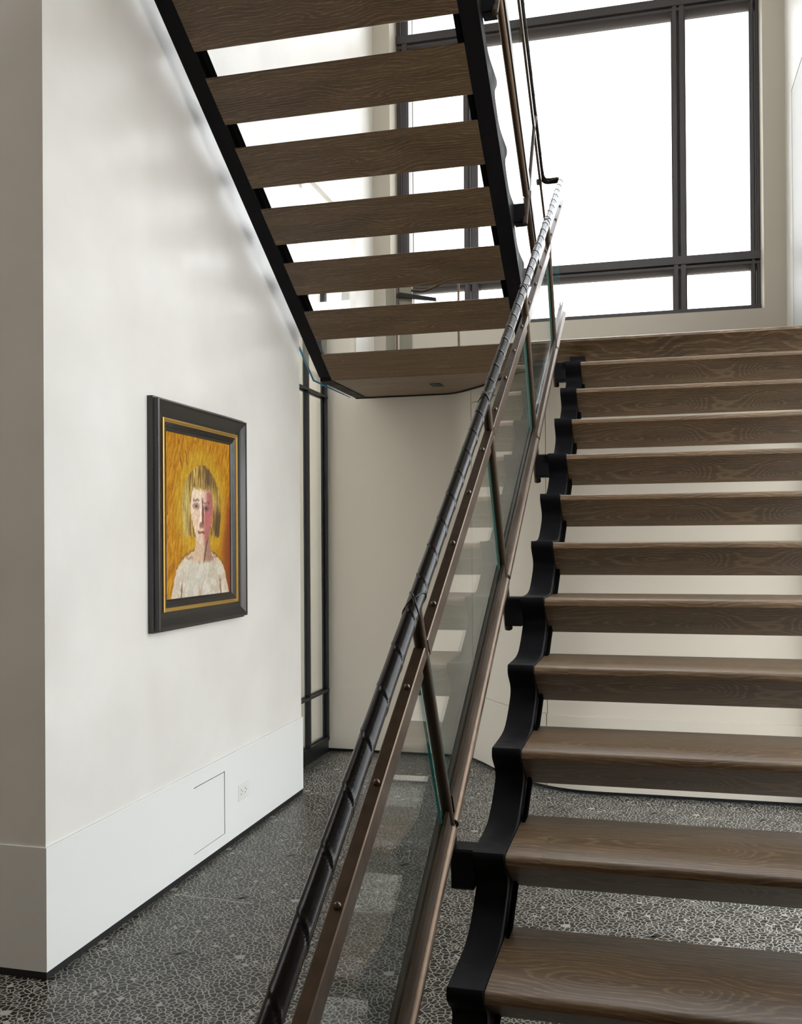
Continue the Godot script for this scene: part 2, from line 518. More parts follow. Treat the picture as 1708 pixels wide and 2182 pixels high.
func make_railing(root: Node3D, flip: bool, posts: Array, a_start: float, a_end: float) -> void:
	var L := 1.924
	var Q := 0.294
	for k in posts:
		var a: float = k * L + 0.151
		var mb := MB.new()
		mb.tube(PackedVector3Array([rail_pt(flip, a, -0.77, Q), rail_pt(flip, a, -0.4, Q), rail_pt(flip, a, 1.0, Q), rail_pt(flip, a, 3.76, Q)]), 0.076 * R, 18)
		var post := put("post", mb, M.dark_bronze, root, "dark bronze tube post")
		for e in [0.30, 3.10]:
			var ring := MB.new()
			ring.tube(PackedVector3Array([rail_pt(flip, a, e, Q), rail_pt(flip, a, e + 0.03, Q)]), 0.083 * R, 18)
			put("collar", ring, M.bronze, post)
		var br := MB.new()
		var c: Vector2 = Vector2(k * T, k)
		var f: Callable = upper if flip else lower
		var qa: float = UX1 + SW if flip else LX0 - SW
		var qb: float = qa + Q if flip else qa - Q
		br.extrude(rect(c.x + 0.06, c.x + 0.46, c.y - 0.50, c.y + 0.02, 0.03), f, qa, qb)
		put("bracket", br, M.blackened_steel, post)
	var top0 := a_start + 0.0
	var top1 := a_end + (0.0 if flip else 1.9)
	var edges: Array = [a_start]
	for k in posts:
		edges.append(k * L + 0.151)
	edges.append(a_end)
	for i in edges.size() - 1:
		var a0: float = edges[i] + (0.0 if i == 0 else 0.075)
		var a1: float = edges[i + 1] - (0.0 if i == edges.size() - 2 else 0.075)
		if a1 - a0 < 0.3:
			continue
		var bar := MB.new()
		var fbar := func(p: Vector2, a: float): return rail_pt(flip, a, p.y, p.x)
		var t0: float = top0 if i == 0 else a0
		var t1: float = top1 if i == edges.size() - 2 else a1
		bar.extrude(rect(Q - 0.07, Q + 0.07, 3.12, 3.28, 0.012), fbar, t0, t1)
		bar.extrude(rect(Q - 0.045, Q - 0.022, 2.98, 3.13), fbar, t0 + 0.1, t1 - 0.16)
		var tr := put("top_rail", bar, M.bronze, root, "flat bronze bar with round bolts")
		var nb := maxi(1, int(round((t1 - t0) / 1.55)))
		for j in nb:
			var ab := lerpf(t0, t1, (j + 0.5) / nb)
			var bolt := MB.new()
			ball(bolt, Vector3.ZERO, 0.036 * R, Vector3(1, 1, 1), 12)
			var at := rail_pt(flip, ab, 3.285, Q - 0.005)
			for vi in bolt.v.size():
				bolt.v[vi] += at
			put("bolt", bolt, M.bolt_steel, tr)
		var chn := MB.new()
		chn.extrude(ps([Q - 0.052, 0.385, Q + 0.088, 0.385, Q + 0.088, 0.684, Q + 0.045, 0.684, Q + 0.045, 0.60, Q - 0.008, 0.60, Q - 0.008, 0.684, Q - 0.052, 0.684]), fbar, a0 + 0.10, a1 - 0.02)
		put("glass_channel", chn, M.dark_bronze, root)
		var rod := MB.new()
		rod.tube(PackedVector3Array([rail_pt(flip, a0 - 0.02, 0.315, Q - 0.03), rail_pt(flip, (a0 + a1) * 0.5, 0.315, Q - 0.03), rail_pt(flip, a1 + 0.02, 0.315, Q - 0.03)]), 0.085 * R, 18)
		put("bottom_rail", rod, M.bronze, root, "round bronze rod under the glass")
		var g0 := a0 + 0.22; var g1 := a1 - 0.20
		var gl := MB.new()
		gl.extrude(rect(Q + 0.005, Q + 0.035, 0.62, 3.10), fbar, g0, g1)
		var pane := put("glass_pane", gl, M.glass, root, "clear glass pane")
		var ge := MB.new()
		ge.extrude(rect(Q + 0.003, Q + 0.037, 0.66, 3.0), fbar, g0 - 0.012, g0 - 0.001)
		var ge2 := MB.new()
		ge2.extrude(rect(Q + 0.003, Q + 0.037, 0.66, 3.0), fbar, g1 + 0.001, g1 + 0.012)
		put("glass_edge", ge, M.glass_edge, pane, "green polished glass edge")
		put("glass_edge", ge2, M.glass_edge, pane, "green polished glass edge")


func _ready() -> void:
	rng.seed = 11
	# ---- camera
	var f := 2046.3
	var cam := Camera3D.new()
	cam.name = "camera"
	cam.near = 0.05
	cam.far = 200.0
	cam.projection = Camera3D.PROJECTION_FRUSTUM
	cam.size = 0.05 * 2.0 * 1091.0 / f
	cam.frustum_offset = Vector2(0.0, 0.05 * 48.4 / f)
	cam.position = V(0, 0, 0)
	cam.rotation_order = EULER_ORDER_YXZ
	cam.rotation = Vector3(0.006, 0.2538, -0.0067)
	add_child(cam)
	cam.current = true
	# ---- sky and exposure
	var sky_mat := ProceduralSkyMaterial.new()
	sky_mat.sky_top_color = Color(0.96, 0.98, 1.0)
	sky_mat.sky_horizon_color = Color(1.0, 1.0, 1.0)
	sky_mat.ground_horizon_color = Color(0.78, 0.77, 0.75)
	sky_mat.ground_bottom_color = Color(0.55, 0.53, 0.50)
	sky_mat.sky_energy_multiplier = 1.0
	sky_mat.ground_energy_multiplier = 1.0
	var sky := Sky.new()
	sky.sky_material = sky_mat
	var env := Environment.new()
	env.background_mode = Environment.BG_SKY
	env.sky = sky
	env.tonemap_mode = Environment.TONE_MAPPER_LINEAR
	env.tonemap_exposure = 7.0
	env.sdfgi_enabled = true
	env.ssao_enabled = true
	env.ssil_enabled = true
	var we := WorldEnvironment.new()
	we.name = "world_environment"
	we.environment = env
	add_child(we)

	make_materials()
	build_shell()
	build_windows()
	build_left_wall()
	build_back_wall()
	build_floor_chips()
	floor_joint()
	build_stairs()
	build_painting()
	build_details()


func structure(called: String, mb: MB, m: Material, label: String, category: String) -> MeshInstance3D:
	var o := put(called, mb, m)
	tag(o, label, category, "", "structure")
	return o


func build_shell() -> void:
	# floor slab; the stone chips are laid on it later
	structure("floor", box(-30, 9, FL - 1.5, FL, -16, 37.0), M.vein, "dark terrazzo floor with pale veins between black stone chips", "floor")
	structure("ceiling", box(-12.2, 8, 28.5, 30, 8, 40.0), M.plaster, "white ceiling high over the stairwell", "ceiling")
	# upper storey floor over the camera
	structure("ceiling_low", box(-30, 9, LAND + 10.4, LAND + 12.0, -16, 10.6), M.plaster, "white ceiling slab of the storey above, in front of the stairs", "ceiling")
	structure("wall_front", bx(bx(bx(box(-30, 9, FL, 3.0, -17, -16), -30, 9, 9.0, LAND + 10.4, -17, -16), -30, -26, 3.0, 9.0, -17, -16), -18, 9, 3.0, 9.0, -17, -16), M.room_plaster, "plain plaster wall behind the viewer", "wall")
	structure("wall_front_upper", bx(bx(bx(box(WL, WR, LAND + 12.0, 18.6, 7.0, 8.0), WL, WR, 27.8, 28.5, 7.0, 8.0), WL, -10.0, 18.6, 27.8, 7.0, 8.0), 4.2, WR, 18.6, 27.8, 7.0, 8.0), M.plaster, "plaster wall of the upper storey high over the viewer", "wall")
	structure("wall_far", box(-31, -30, FL, LAND + 12, -17, 15.55), M.room_plaster, "plain plaster wall far to the left of the viewer", "wall")
	# right wall: solid by the landing, a large window beside the lower flight
	var wr := MB.new()
	bx(wr, WR, WR + 1.6, FL, 28.5, 36.05, 40.0)
	bx(wr, WR, WR + 1.6, 15.74, 28.5, 31.5, 36.05)
	bx(wr, WR, WR + 1.6, FL, LAND, 31.5, 36.05)
	bx(wr, WR, WR + 1.6, FL, 28.5, 30.2, 31.5)
	bx(wr, WR, WR + 1.6, 14.5, 28.5, 12.4, 30.2)
	bx(wr, WR, WR + 1.6, FL, -7.8, 12.4, 30.2)
	bx(wr, WR, WR + 1.6, FL, LAND + 12.0, -17.0, 12.4)
	bx(wr, WR, WR + 1.6, LAND + 12.0, 28.5, 8.0, 12.4)
	structure("wall_right", wr, M.plaster, "white plaster wall at the right end of the landing", "wall")
	structure("door_2", box(WR + 0.012, WR + 0.5, LAND, 15.71, 31.53, 36.02), M.panel_grey, "flush white wall panel with a hairline joint right of the window", "panel")
	# window wall
	var wb := MB.new()
	bx(wb, -11.2, -10.13, LAND - 0.4, 28.5, DB, DB + 1.5)
	bx(wb, 4.145, 8.0, LAND - 0.4, 28.5, DB, DB + 1.5)
	bx(wb, -10.13, 4.145, LAND - 0.4, 8.5, DB, DB + 1.5)
	bx(wb, -10.13, 4.145, 26.5, 28.5, DB, DB + 1.5)
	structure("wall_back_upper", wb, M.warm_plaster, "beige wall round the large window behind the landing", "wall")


func build_windows() -> void:
	var D := 38.8
	var w := thing("window_1", "large dark steel framed window behind the landing, white sky outside", "window", V(-3, 8.5, D), "structure")
	var y0 := 8.5; var y1 := 26.5
	var ts := [[10.33, 10.95], [20.4, 21.05]]
	# uprights: each a pair of bars with a slit between, stepped towards the glass
	for u in [[-10.15, -9.97, 0], [-9.93, -9.63, 1], [-7.31, -7.06, 1], [-7.02, -6.72, 1], [0.93, 1.18, 1], [1.19, 1.47, 1], [3.80, 3.985, 1], [4.01, 4.145, 0]]:
		var mb := MB.new()
		var o := ps([u[0], D + 0.5, u[0], D + 0.03, u[0] + 0.05, D, u[0] + 0.05, D - 0.06, u[1] - 0.05, D - 0.06, u[1] - 0.05, D, u[1], D + 0.03, u[1], D + 0.5])
		mb.extrude(o if u[2] else rect(u[0], u[1], D, D + 0.5, 0.02), func(p, y): return V(p.x, y, p.y), y0, y1)
		put("frame_upright", mb, M.window_steel, w)
	for t in [[8.5, 8.88], ts[0], ts[1], [26.1, 26.5]]:
		var mb := MB.new()
		# flat band above, bevelled groove and lip below
		mb.extrude(ps([D - 0.10, t[1], D - 0.10, lerpf(t[0], t[1], 0.50), D + 0.02, lerpf(t[0], t[1], 0.46), D - 0.02, lerpf(t[0], t[1], 0.40), D - 0.02, lerpf(t[0], t[1], 0.24), D + 0.16, t[0], D + 0.5, t[0], D + 0.5, t[1]]), func(p, x): return V(x, p.y, p.x), -10.15, 4.145)
		put("frame_rail", mb, M.window_steel, w)
	for bay in [[-9.63, -7.31], [-6.72, 0.93], [1.47, 3.80]]:
		for row in [[8.88, 10.33], [10.95, 20.4], [21.05, 26.1]]:
			put("pane", box(bay[0], bay[1], row[0], row[1], D + 0.25, D + 0.28), M.window_glass, w)
	# the window beside the lower flight, right of the view
	var s := thing("window_2", "tall side window beside the lower flight, right of the view", "window", V(WR + 0.8, -7.8, 21.6), "structure")
	for d in [12.4, 18.4, 24.2, 30.0]:
		put("frame_upright", box(WR + 0.6, WR + 1.0, -7.8, 14.5, d, d + 0.2), M.window_steel, s)
	for y in [-7.8, 14.3]:
		put("frame_rail", box(WR + 0.6, WR + 1.0, y, y + 0.2, 12.4, 30.2), M.window_steel, s)
	for d in [12.6, 18.6, 24.4]:
		put("pane", box(WR + 0.78, WR + 0.81, -7.6, 14.3, d, d + 5.7), M.window_glass, s)
	# the upper storey's window over the viewer, and one behind the viewer
	for e in [["window_4", "wide upper storey window over the viewer, out of the view", -10.0, 4.2, 18.6, 27.8, 7.4], ["window_5", "window in the wall behind the viewer, out of the view", -26.0, -18.0, 3.0, 9.0, -16.5]]:
		var o := thing(e[0], e[1], "window", V((e[2] + e[3]) * 0.5, e[4], e[6]), "structure")
		for k in 4:
			var x: float = lerpf(e[2] + 0.1, e[3] - 0.1, k / 3.0)
			put("frame_upright", box(x - 0.1, x + 0.1, e[4], e[5], e[6], e[6] + 0.3), M.window_steel, o)
			if k < 3:
				put("pane", box(x + 0.1, lerpf(e[2] + 0.1, e[3] - 0.1, (k + 1) / 3.0) - 0.1, e[4] + 0.2, e[5] - 0.2, e[6] + 0.12, e[6] + 0.15), M.window_glass, o)
		for y in [e[4], e[5] - 0.2]:
			put("frame_rail", box(e[2], e[3], y, y + 0.2, e[6], e[6] + 0.3), M.window_steel, o)
	# a pale neighbouring wall outside, seen through the left pane
	var nb := thing("building", "pale neighbouring building seen through the left window pane", "building", V(-12, FL, 48))
	put("wall", box(-22, -11.35, FL, 30, 46, 52), M.outer_wall, nb)
	put("pier", box(-11.3, -10.7, FL, 30, 46.5, 52), M.panel_white, nb)


func build_left_wall() -> void:
	# the solid core left of the stairs, its base panel and plinth
	structure("wall_left", bx(box(-30, WL, -5.63, LAND + 12, 15.55, 28.97), -16, WL, LAND + 12, 28.5, 7.0, 28.97), M.plaster, "tall polished white plaster wall left of the stairs", "wall")
	structure("lintel", box(-11.5, WL, 12.1, 28.5, 28.97, 40.0), M.plaster, "white wall over the opening left of the landing", "wall")
	var pr := MB.new()
	bx(pr, -11.42, WL, 4.6, 12.1, 35.16, DB)
	structure("pier", pr, M.plaster, "white wall pier between the opening and the window", "wall")
	var x1 := WL + 0.035
	var tb := MB.new()
	bx(tb, -30, x1, -7.915, -5.63, 15.515, 21.42)
	bx(tb, -16, x1, -7.915, -5.63, 23.19, 29.03)
	bx(tb, -16, x1, -6.0, -5.63, 21.42, 23.19)
	bx(tb, -16, x1, -7.915, -7.635, 21.42, 23.19)
	bx(tb, -16, x1 - 0.3, -7.635, -6.0, 21.42, 23.19)
	var trim := structure("trim_1", tb, M.panel_white, "smooth white base panel along the left wall", "base panel")
	put("access_hatch", box(x1 - 0.2, x1 - 0.008, -7.62, -6.03, 21.435, 23.155), M.panel_white, trim, "flush white access hatch with a dark gap")
	structure("baseboard_left", box(-30, WL + 0.02, FL, -7.915, 15.53, 29.01), M.black_base, "black recessed plinth under the left wall", "baseboard")
	# double outlet
	var o := thing("wall_outlet", "white double power outlet on the left base panel, right of the hatch", "outlet", V(x1, -6.8, 24.37))
	put("plate", box(x1 - 0.01, x1 + 0.012, -7.03, -6.6, 24.02, 24.71, 0.004), M.outlet_white, o)
	for c in [24.24, 24.50]:
		var so := put("socket", box(x1 + 0.01, x1 + 0.016, -6.95, -6.68, c - 0.10, c + 0.10), M.outlet_white, o)
		var sl := MB.new()
		for e in [[-0.05, 0.06], [-0.05, -0.05], [0.035, 0.005]]:
			bx(sl, x1 + 0.014, x1 + 0.018, -6.815 + e[1] - 0.018, -6.815 + e[1] + 0.018, c + e[0] - 0.012, c + e[0] + 0.012)
		put("slot", sl, M.slot, so)


func smooth_path(pts: Array, sub: int) -> PackedVector2Array:
	var o := PackedVector2Array()
	for i in pts.size() - 1:
		var p0: Vector2 = pts[maxi(i - 1, 0)]; var p1: Vector2 = pts[i]; var p2: Vector2 = pts[i + 1]; var p3: Vector2 = pts[mini(i + 2, pts.size() - 1)]
		for k in sub:
			o.append(p1.cubic_interpolate(p2, p0, p3, float(k) / sub))
	o.append(pts[pts.size() - 1])
	return o


func ribbon(path: PackedVector2Array, front: float, back: float) -> PackedVector2Array:
	var o := PackedVector2Array()
	var b := PackedVector2Array()
	for i in path.size():
		var t := (path[mini(i + 1, path.size() - 1)] - path[maxi(i - 1, 0)]).normalized()
		var n := Vector2(t.y, -t.x)        # towards the viewer
		o.append(path[i] + n * front)
		b.append(path[i] - n * back)
	b.reverse()
	o.append_array(b)
	return o


func build_back_wall() -> void:
	var up := func(p: Vector2, y: float): return V(p.x, y, p.y)
	var left := smooth_path([Vector2(-20, 35.02), Vector2(-12, 35.02), Vector2(-9, 35.0), Vector2(-7.4, 34.98), Vector2(-6.75, 34.90), Vector2(-6.32, 34.62)], 6)
	var mid := smooth_path([Vector2(-6.29, 34.59), Vector2(-5.81, 33.98), Vector2(-5.24, 33.15), Vector2(-4.55, 32.3), Vector2(-3.95, 31.72), Vector2(-3.28, 31.28)], 6)
	var right := smooth_path([Vector2(-3.25, 31.26), Vector2(-2.85, 31.07), Vector2(-2.3, 30.92), Vector2(-1.6, 30.85), Vector2(0, 30.85), Vector2(WR, 30.85)], 6)
	var whole := left.duplicate()
	whole.append_array(mid)
	whole.append_array(right)
	var top := LAND - 0.02
	var seam := -5.62
	var wb := MB.new()
	wb.extrude(ribbon(left, 0, 0.3), up, seam, top, true, true, 0.9)
	wb.extrude(ribbon(right, 0, 0.3), up, seam, top, true, true, 0.9)
	wb.extrude(ribbon(mid, 0, 0.3), up, 5.03, top, true, true, 0.9)
	# the part of it left of the landing rises on, seen through the glass partition
	bx(wb, -20, -10.86, top, 8.25, 35.02, 35.4)
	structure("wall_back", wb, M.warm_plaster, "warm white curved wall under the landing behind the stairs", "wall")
	var bp := MB.new()
	bp.extrude(ribbon(left, 0.05, 0.3), up, -7.93, seam, true, true, 0.9)
	bp.extrude(ribbon(right, 0.05, 0.3), up, -7.93, seam, true, true, 0.9)
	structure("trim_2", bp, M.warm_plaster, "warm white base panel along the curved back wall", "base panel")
	var door := thing("door_1", "flush curved door in the back wall, outlined by a hairline gap", "door", V(-4.8, FL, 33), "structure")
	var du := MB.new()
	du.extrude(ribbon(mid, -0.01, 0.25), up, seam + 0.005, 5.0, true, true, 0.9)
	put("leaf", du, M.warm_plaster, door)
	var dl := MB.new()
	dl.extrude(ribbon(mid, 0.04, 0.25), up, -7.93, seam - 0.005, true, true, 0.9)
	put("base_panel", dl, M.warm_plaster, door)
	var pl := MB.new()
	pl.extrude(ribbon(whole, -0.12, 0.4), up, FL, -7.93, true, true, 0.9)
	structure("baseboard_back", pl, M.black_base, "black recessed plinth under the curved back wall", "baseboard")
	# steel and glass partition left of the back wall
	var X := -11.99
	var g := thing("window_3", "black steel framed glass partition beyond the end of the left wall", "partition", V(X, FL, 32), "structure")
	put("base", box(X - 0.3, X + 0.0, FL, -7.62, 28.97, 35.0), M.partition_steel, g)
	for d in [[29.9, 30.06], [32.76, 32.90], [34.70, 35.0]]:
		var mb := MB.new()
		var c: float = (d[0] + d[1]) * 0.5
		mb.extrude(ps([X - 0.15, d[0], X - 0.08, d[0], X - 0.08, c - 0.05, X + 0.06, c - 0.05, X + 0.06, c + 0.05, X - 0.08, c + 0.05, X - 0.08, d[1], X - 0.15, d[1]]), func(p, y): return V(p.x, y, p.y), -7.62, 9.9)
		put("upright", mb, M.partition_steel, g)
	for y in [[-7.62, -7.45], [-5.78, -5.62], [5.42, 5.60], [9.6, 9.9]]:
		var mb := MB.new()
		var c: float = (y[0] + y[1]) * 0.5
		mb.extrude(ps([X - 0.20, y[0], X - 0.08, y[0], X - 0.08, c - 0.05, X + 0.05, c - 0.05, X + 0.05, c + 0.05, X - 0.08, c + 0.05, X - 0.08, y[1], X - 0.20, y[1]]), func(p, d): return V(p.x, p.y, d), 28.97, 35.0)
		put("crossbar", mb, M.partition_steel, g)
	for d in [[28.97, 29.9], [30.06, 32.76], [32.90, 34.70]]:
		for y in [[-7.42, -5.80], [-5.60, 5.36], [5.60, 9.6]]:
			put("pane", box(X - 0.16, X - 0.12, y[0], y[1], d[0], d[1]), M.glass, g)


# ---------------------------------------------------------------- terrazzo: a tile of Voronoi chips, 0.54 m square, that repeats on all sides
func build_floor_chips() -> void:
	var fl: Node3D = get_node("floor")
	var S := 3.0 * R
	var N := 26
	rng.seed = 77
	var pts: Array[Vector2] = []
	var bucket := []
	bucket.resize(N * N)
	for i in N * N:
		bucket[i] = []
	var cell := S / N
	for j in N:
		for i in N:
			if rng.randf() < 0.20:
				continue
			bucket[j * N + i].append(pts.size())
			pts.append(Vector2((i + 0.5 + rng.randf_range(-0.48, 0.48)) * cell, (j + 0.5 + rng.randf_range(-0.48, 0.48)) * cell))
			if rng.randf() < 0.38:      # a little heap of small chips
				for e in rng.randi_range(1, 3):
					bucket[j * N + i].append(pts.size())
					pts.append(Vector2((i + rng.randf()) * cell, (j + rng.randf()) * cell))
	var chips: Array = []
	for b in N * N:
		var bi := b % N; var bj := b / N
		for id in bucket[b]:
			var p := pts[id]
			var w := cell * 1.9
			var poly := PackedVector2Array([p + Vector2(-w, -w), p + Vector2(w, -w), p + Vector2(w, w), p + Vector2(-w, w)])
			for oj in range(-2, 3):
				for oi in range(-2, 3):
					var ci := bi + oi; var cj := bj + oj
					var off := Vector2(floorf(float(ci) / N) * S, floorf(float(cj) / N) * S)
					for other in bucket[posmod(cj, N) * N + posmod(ci, N)]:
						if other == id and oi == 0 and oj == 0:
							continue
						var q: Vector2 = pts[other] + off
						var nrm := (q - p)
						var dist := nrm.length()
						if dist > cell * 3.2 or dist < 1e-6:
							continue
						nrm /= dist
						var lim := dist * 0.5 - (0.0009 + 0.0016 * absf(sin(p.x * 611.0 + q.y * 377.0)))
						var cut := PackedVector2Array()
						var m := poly.size()
						for k in m:
							var a := poly[k]; var c := poly[(k + 1) % m]
							var da := (a - p).dot(nrm) - lim; var dc := (c - p).dot(nrm) - lim
							if da <= 0.0:
								cut.append(a)
							if (da < 0.0) != (dc < 0.0):
								cut.append(a + (c - a) * (da / (da - dc)))
						poly = cut
						if poly.size() < 3:
							break
			if poly.size() < 3:
				continue
			var area := 0.0
			for k in poly.size():
				area += poly[k].cross(poly[(k + 1) % poly.size()])
			area = absf(area) * 0.5
			if area < 3.0e-6 or rng.randf() < 0.012:
				continue
			chips.append([poly, area, rng.randf(), rng.randf()])
	chips.sort_custom(func(a, b): return a[1] > b[1])
	var all := MB.new()
	var rest := MB.new()
	var tx0 := -9.0; var td0 := 14.4
	for i in chips.size():
		chip(all, chips[i], Vector3.ZERO)
		if i < 300:
			var one := MB.new()
			chip(one, chips[i], V(tx0, FL, td0))
			put("terrazzo_chip", one, M.terrazzo, fl)
		else:
			chip(rest, chips[i], V(tx0, FL, td0))
	put("small_terrazzo_chip", rest, M.terrazzo, fl).set_meta("kind", "stuff")
	var places: Array[Transform3D] = []
	for j in range(-4, 8):
		for i in range(-2, 5):
			if i == 0 and j == 0:
				continue
			var d0 := td0 + 3.0 * j
			if d0 > 34.9:
				continue
			places.append(Transform3D(Basis(), V(tx0 + 3.0 * i, FL, d0)))
	var mm := MultiMesh.new()
	mm.transform_format = MultiMesh.TRANSFORM_3D
	mm.mesh = all.commit(true)
	mm.instance_count = places.size()
	for i in places.size():
		mm.set_instance_transform(i, places[i])
	var mi := MultiMeshInstance3D.new()
	mi.name = "terrazzo_chips"
	mi.multimesh = mm
	mi.material_override = M.terrazzo
	mi.set_meta("kind", "stuff")
	fl.add_child(mi, true)


func floor_joint() -> void:
	var mb := MB.new()
	var p := [Vector2(-10.45, 20.02), Vector2(-10.0, 19.93), Vector2(-9.5, 19.97), Vector2(-9.1, 19.90), Vector2(-8.6, 19.88)]
	for i in p.size() - 1:
		var a: Vector2 = p[i]; var b: Vector2 = p[i + 1]
		var w := 0.022
		mb.quad(V(a.x, FL + 0.004, a.y - w), V(b.x, FL + 0.004, b.y - w), V(b.x, FL + 0.004, b.y + w), V(a.x, FL + 0.004, a.y + w), Vector3.UP, Vector3.UP, Vector3.UP, Vector3.UP)
	put("joint", mb, M.vein, get_node("floor"))


func chip(mb: MB, c: Array, at: Vector3) -> void:
	var poly: PackedVector2Array = c[0]
	var g: float = 0.008 + 0.016 * c[2] * c[2] + (0.03 if c[3] > 0.96 else 0.0)
	var col := Color(g * (1.0 + 0.05 * c[3]), g, g * (0.97 - 0.08 * c[3]))
	var mid := Vector2.ZERO
	for p in poly:
		mid += p
	mid /= poly.size()
	var h := 0.0005
	var top := PackedVector3Array(); var low := PackedVector3Array()
	for p in poly:
		var q := p.lerp(mid, 0.03)
		top.append(at + Vector3(q.x, h, -q.y)); low.append(at + Vector3(p.x, 0.0, -p.y))
	var ctr := at + Vector3(mid.x, h, -mid.y)
	for k in poly.size():
		var j := (k + 1) % poly.size()
		mb.tri(ctr, top[k], top[j], Vector3.UP, Vector3.UP, Vector3.UP)
		mb.quad(top[k], top[j], low[j], low[k], Vector3.UP, Vector3.UP, Vector3.UP, Vector3.UP)
	while mb.col.size() < mb.v.size():
		mb.col.append(col)


func build_stairs() -> void:
	var wood := [M.oak]
	var lo := thing("staircase", "lower flight of dark oak open treads on black wavy steel stringers, at the right", "staircase", V(1.2, FL, 9))
	make_flight(lo, lower, LX0, LX1, -2, 10, -5.0, 10 * T + 1.45, wood, 5)
	var hi := thing("staircase", "upper flight of oak treads seen from below, climbing toward the upper left", "staircase", V(-7, LAND, 29))
	make_flight(hi, upper, UX0, UX1, 0, 10, -0.62, 10 * T + 1.45, wood, 9)

	# landing: an oak slab with a splayed front edge, steel along its left side and rear
	var ld := thing("landing", "oak stair landing between the two flights, its underside seen from below", "landing", V(-3, 5.28, 30))
	var up := func(p: Vector2, y: float): return V(p.x, y, p.y)
	var back := smooth_path([Vector2(-10.48, 33.86), Vector2(-9.0, 33.84), Vector2(-7.4, 33.82), Vector2(-6.75, 33.66), Vector2(-6.05, 32.96), Vector2(-5.24, 31.95), Vector2(-4.43, 30.72), Vector2(-4.0, 30.2), Vector2(-3.6, 29.95)], 6)
	var slab := PackedVector2Array()
	for p in back:
		slab.append(Vector2(maxf(p.x, UX0), p.y))
	slab.append_array(ps([-3.6, 29.9, UX0, 29.9]))
	var sb := MB.new()
	sb.extrude(slab, up, 5.28, LAND - 0.02, true, true, 0.9)
	for i in sb.uv.size():
		sb.uv[i] = Vector2(sb.v[i].x / 1.26 + 0.3, (-sb.v[i].z) / 0.9 * 1.0 + 0.35)
	put("slab", sb, M.oak, ld)
	var tp := MB.new()
	tp.extrude(ps([UX0, 29.9, -3.6, 29.9, -3.42, 29.9, -3.42, 29.6, WR - 0.03, 29.5, WR - 0.03, DB, WL, DB, WL, 34.99, -10.48, 34.99, -10.48, 33.8, UX0, 33.8]), up, LAND - 0.30, LAND, true, true, 0.99)
	for i in tp.uv.size():
		tp.uv[i] = Vector2(tp.v[i].x / 1.26, -tp.v[i].z / 0.9)
	put("floor_boards", tp, M.oak, ld)
	var side := func(p: Vector2, x: float): return V(x, p.y, p.x)
	var n1 := MB.new()
	n1.extrude(ps([28.86, LAND - 0.03, 28.89, LAND, 29.9, LAND, 29.98, 5.28, 29.94, 5.265]), side, UX0, -3.87, true, true, 0.9)
	for i in n1.uv.size():
		n1.uv[i] = Vector2(n1.uv[i].x / 1.26 + 0.05, 0.70 + n1.uv[i].y / 0.9 * 0.25) if n1.v[i].z > -29.7 * R else Vector2(n1.uv[i].x / 1.26, 0.75 + (n1.v[i].y) * 0.6)
	put("front_edge", n1, M.oak, ld)
	var n2 := MB.new()
	n2.extrude(ps([28.71, LAND - 0.10, 28.72, LAND - 0.03, 28.79, LAND, 29.9, LAND, 29.62, 5.30, 29.57, 5.28]), side, -3.44, LX1 + SW, true, true, 0.9)
	for i in n2.uv.size():
		n2.uv[i] = Vector2(n2.uv[i].x / 1.6, 0.40 + n2.uv[i].y / 0.9 * 0.25)
	put("front_edge", n2, M.oak, ld)
	var edge := MB.new()
	bx(edge, UX0 - SW, UX0 - 0.004, 5.26, LAND - 0.05, 29.95, 33.9)
	put("steel_edge", edge, M.blackened_steel, ld, "black steel plate along the landing's side")
	var rear := MB.new()
	rear.extrude(ribbon(back, 0.0, 0.10), up, 5.24, LAND - 0.3, true, true, 0.9)
	put("steel_edge", rear, M.blackened_steel, ld)
	put("recess", box(-7.17, -6.80, 5.262, 5.285, 31.58, 32.16), M.slot, ld, "small black recess in the underside")
	var bl := MB.new()
	bx(bl, -2.25, -1.82, LAND - 0.68, LAND - 0.57, 28.6, 29.4)
	put("stringer_hanger", bl, M.blackened_steel, ld)

	# railing of both flights
	var ra := thing("railing", "bronze railing with glass panes and a leather wrapped handrail along both flights", "railing", V(-2.55, Y1, 10.6))
	make_railing(ra, false, [-2, 1, 4, 7, 10], -5.4, 22.5)
	make_railing(ra, true, [2, 5, 8], 0.35, 20.5)
	var path := PackedVector3Array()
	var HB := 3.82
	var Q := 0.294
	var key: Array[Vector3] = []
	key.append(rail_pt(false, -5.6, HB, Q))
	var aend := 24.45
	key.append(rail_pt(false, aend, HB, Q))
	var c0 := rail_pt(false, aend, HB, Q)
	var hu := 1.75
	var c1 := rail_pt(true, hu, HB, Q)
	var cm := Vector3(c0.x, (c0.y + c1.y) * 0.5, (c0.z + c1.z) * 0.5)
	# straight run, rounded turn, straight run
	for i in 1801:
		path.append(key[0].lerp(key[1], i / 1800.0))
	for i in range(1, 13):
		var t := i / 13.0
		path.append(c0.bezier_interpolate(c0 + (c0 - key[0]).normalized() * 0.035, Vector3(c0.x, c1.y, c1.z - 0.03) + Vector3(0.0, 0, 0), Vector3(c0.x - 0.03, c1.y + 0.0, c1.z - 0.035), t))
	var c2 := rail_pt(true, hu + 0.35, HB, Q)
	var e0 := Vector3(c0.x - 0.03, c1.y, c1.z - 0.035)
	for i in range(0, 17):
		var t := i / 16.0
		path.append(e0.bezier_interpolate(Vector3(lerpf(c0.x, c1.x, 0.75), c1.y, c1.z - 0.035), c1 + (c1 - c2).normalized() * 0.03, c2, t))
	var far := rail_pt(true, 22.0, HB, Q)
	for i in range(1, 601):
		path.append(c2.lerp(far, i / 600.0))
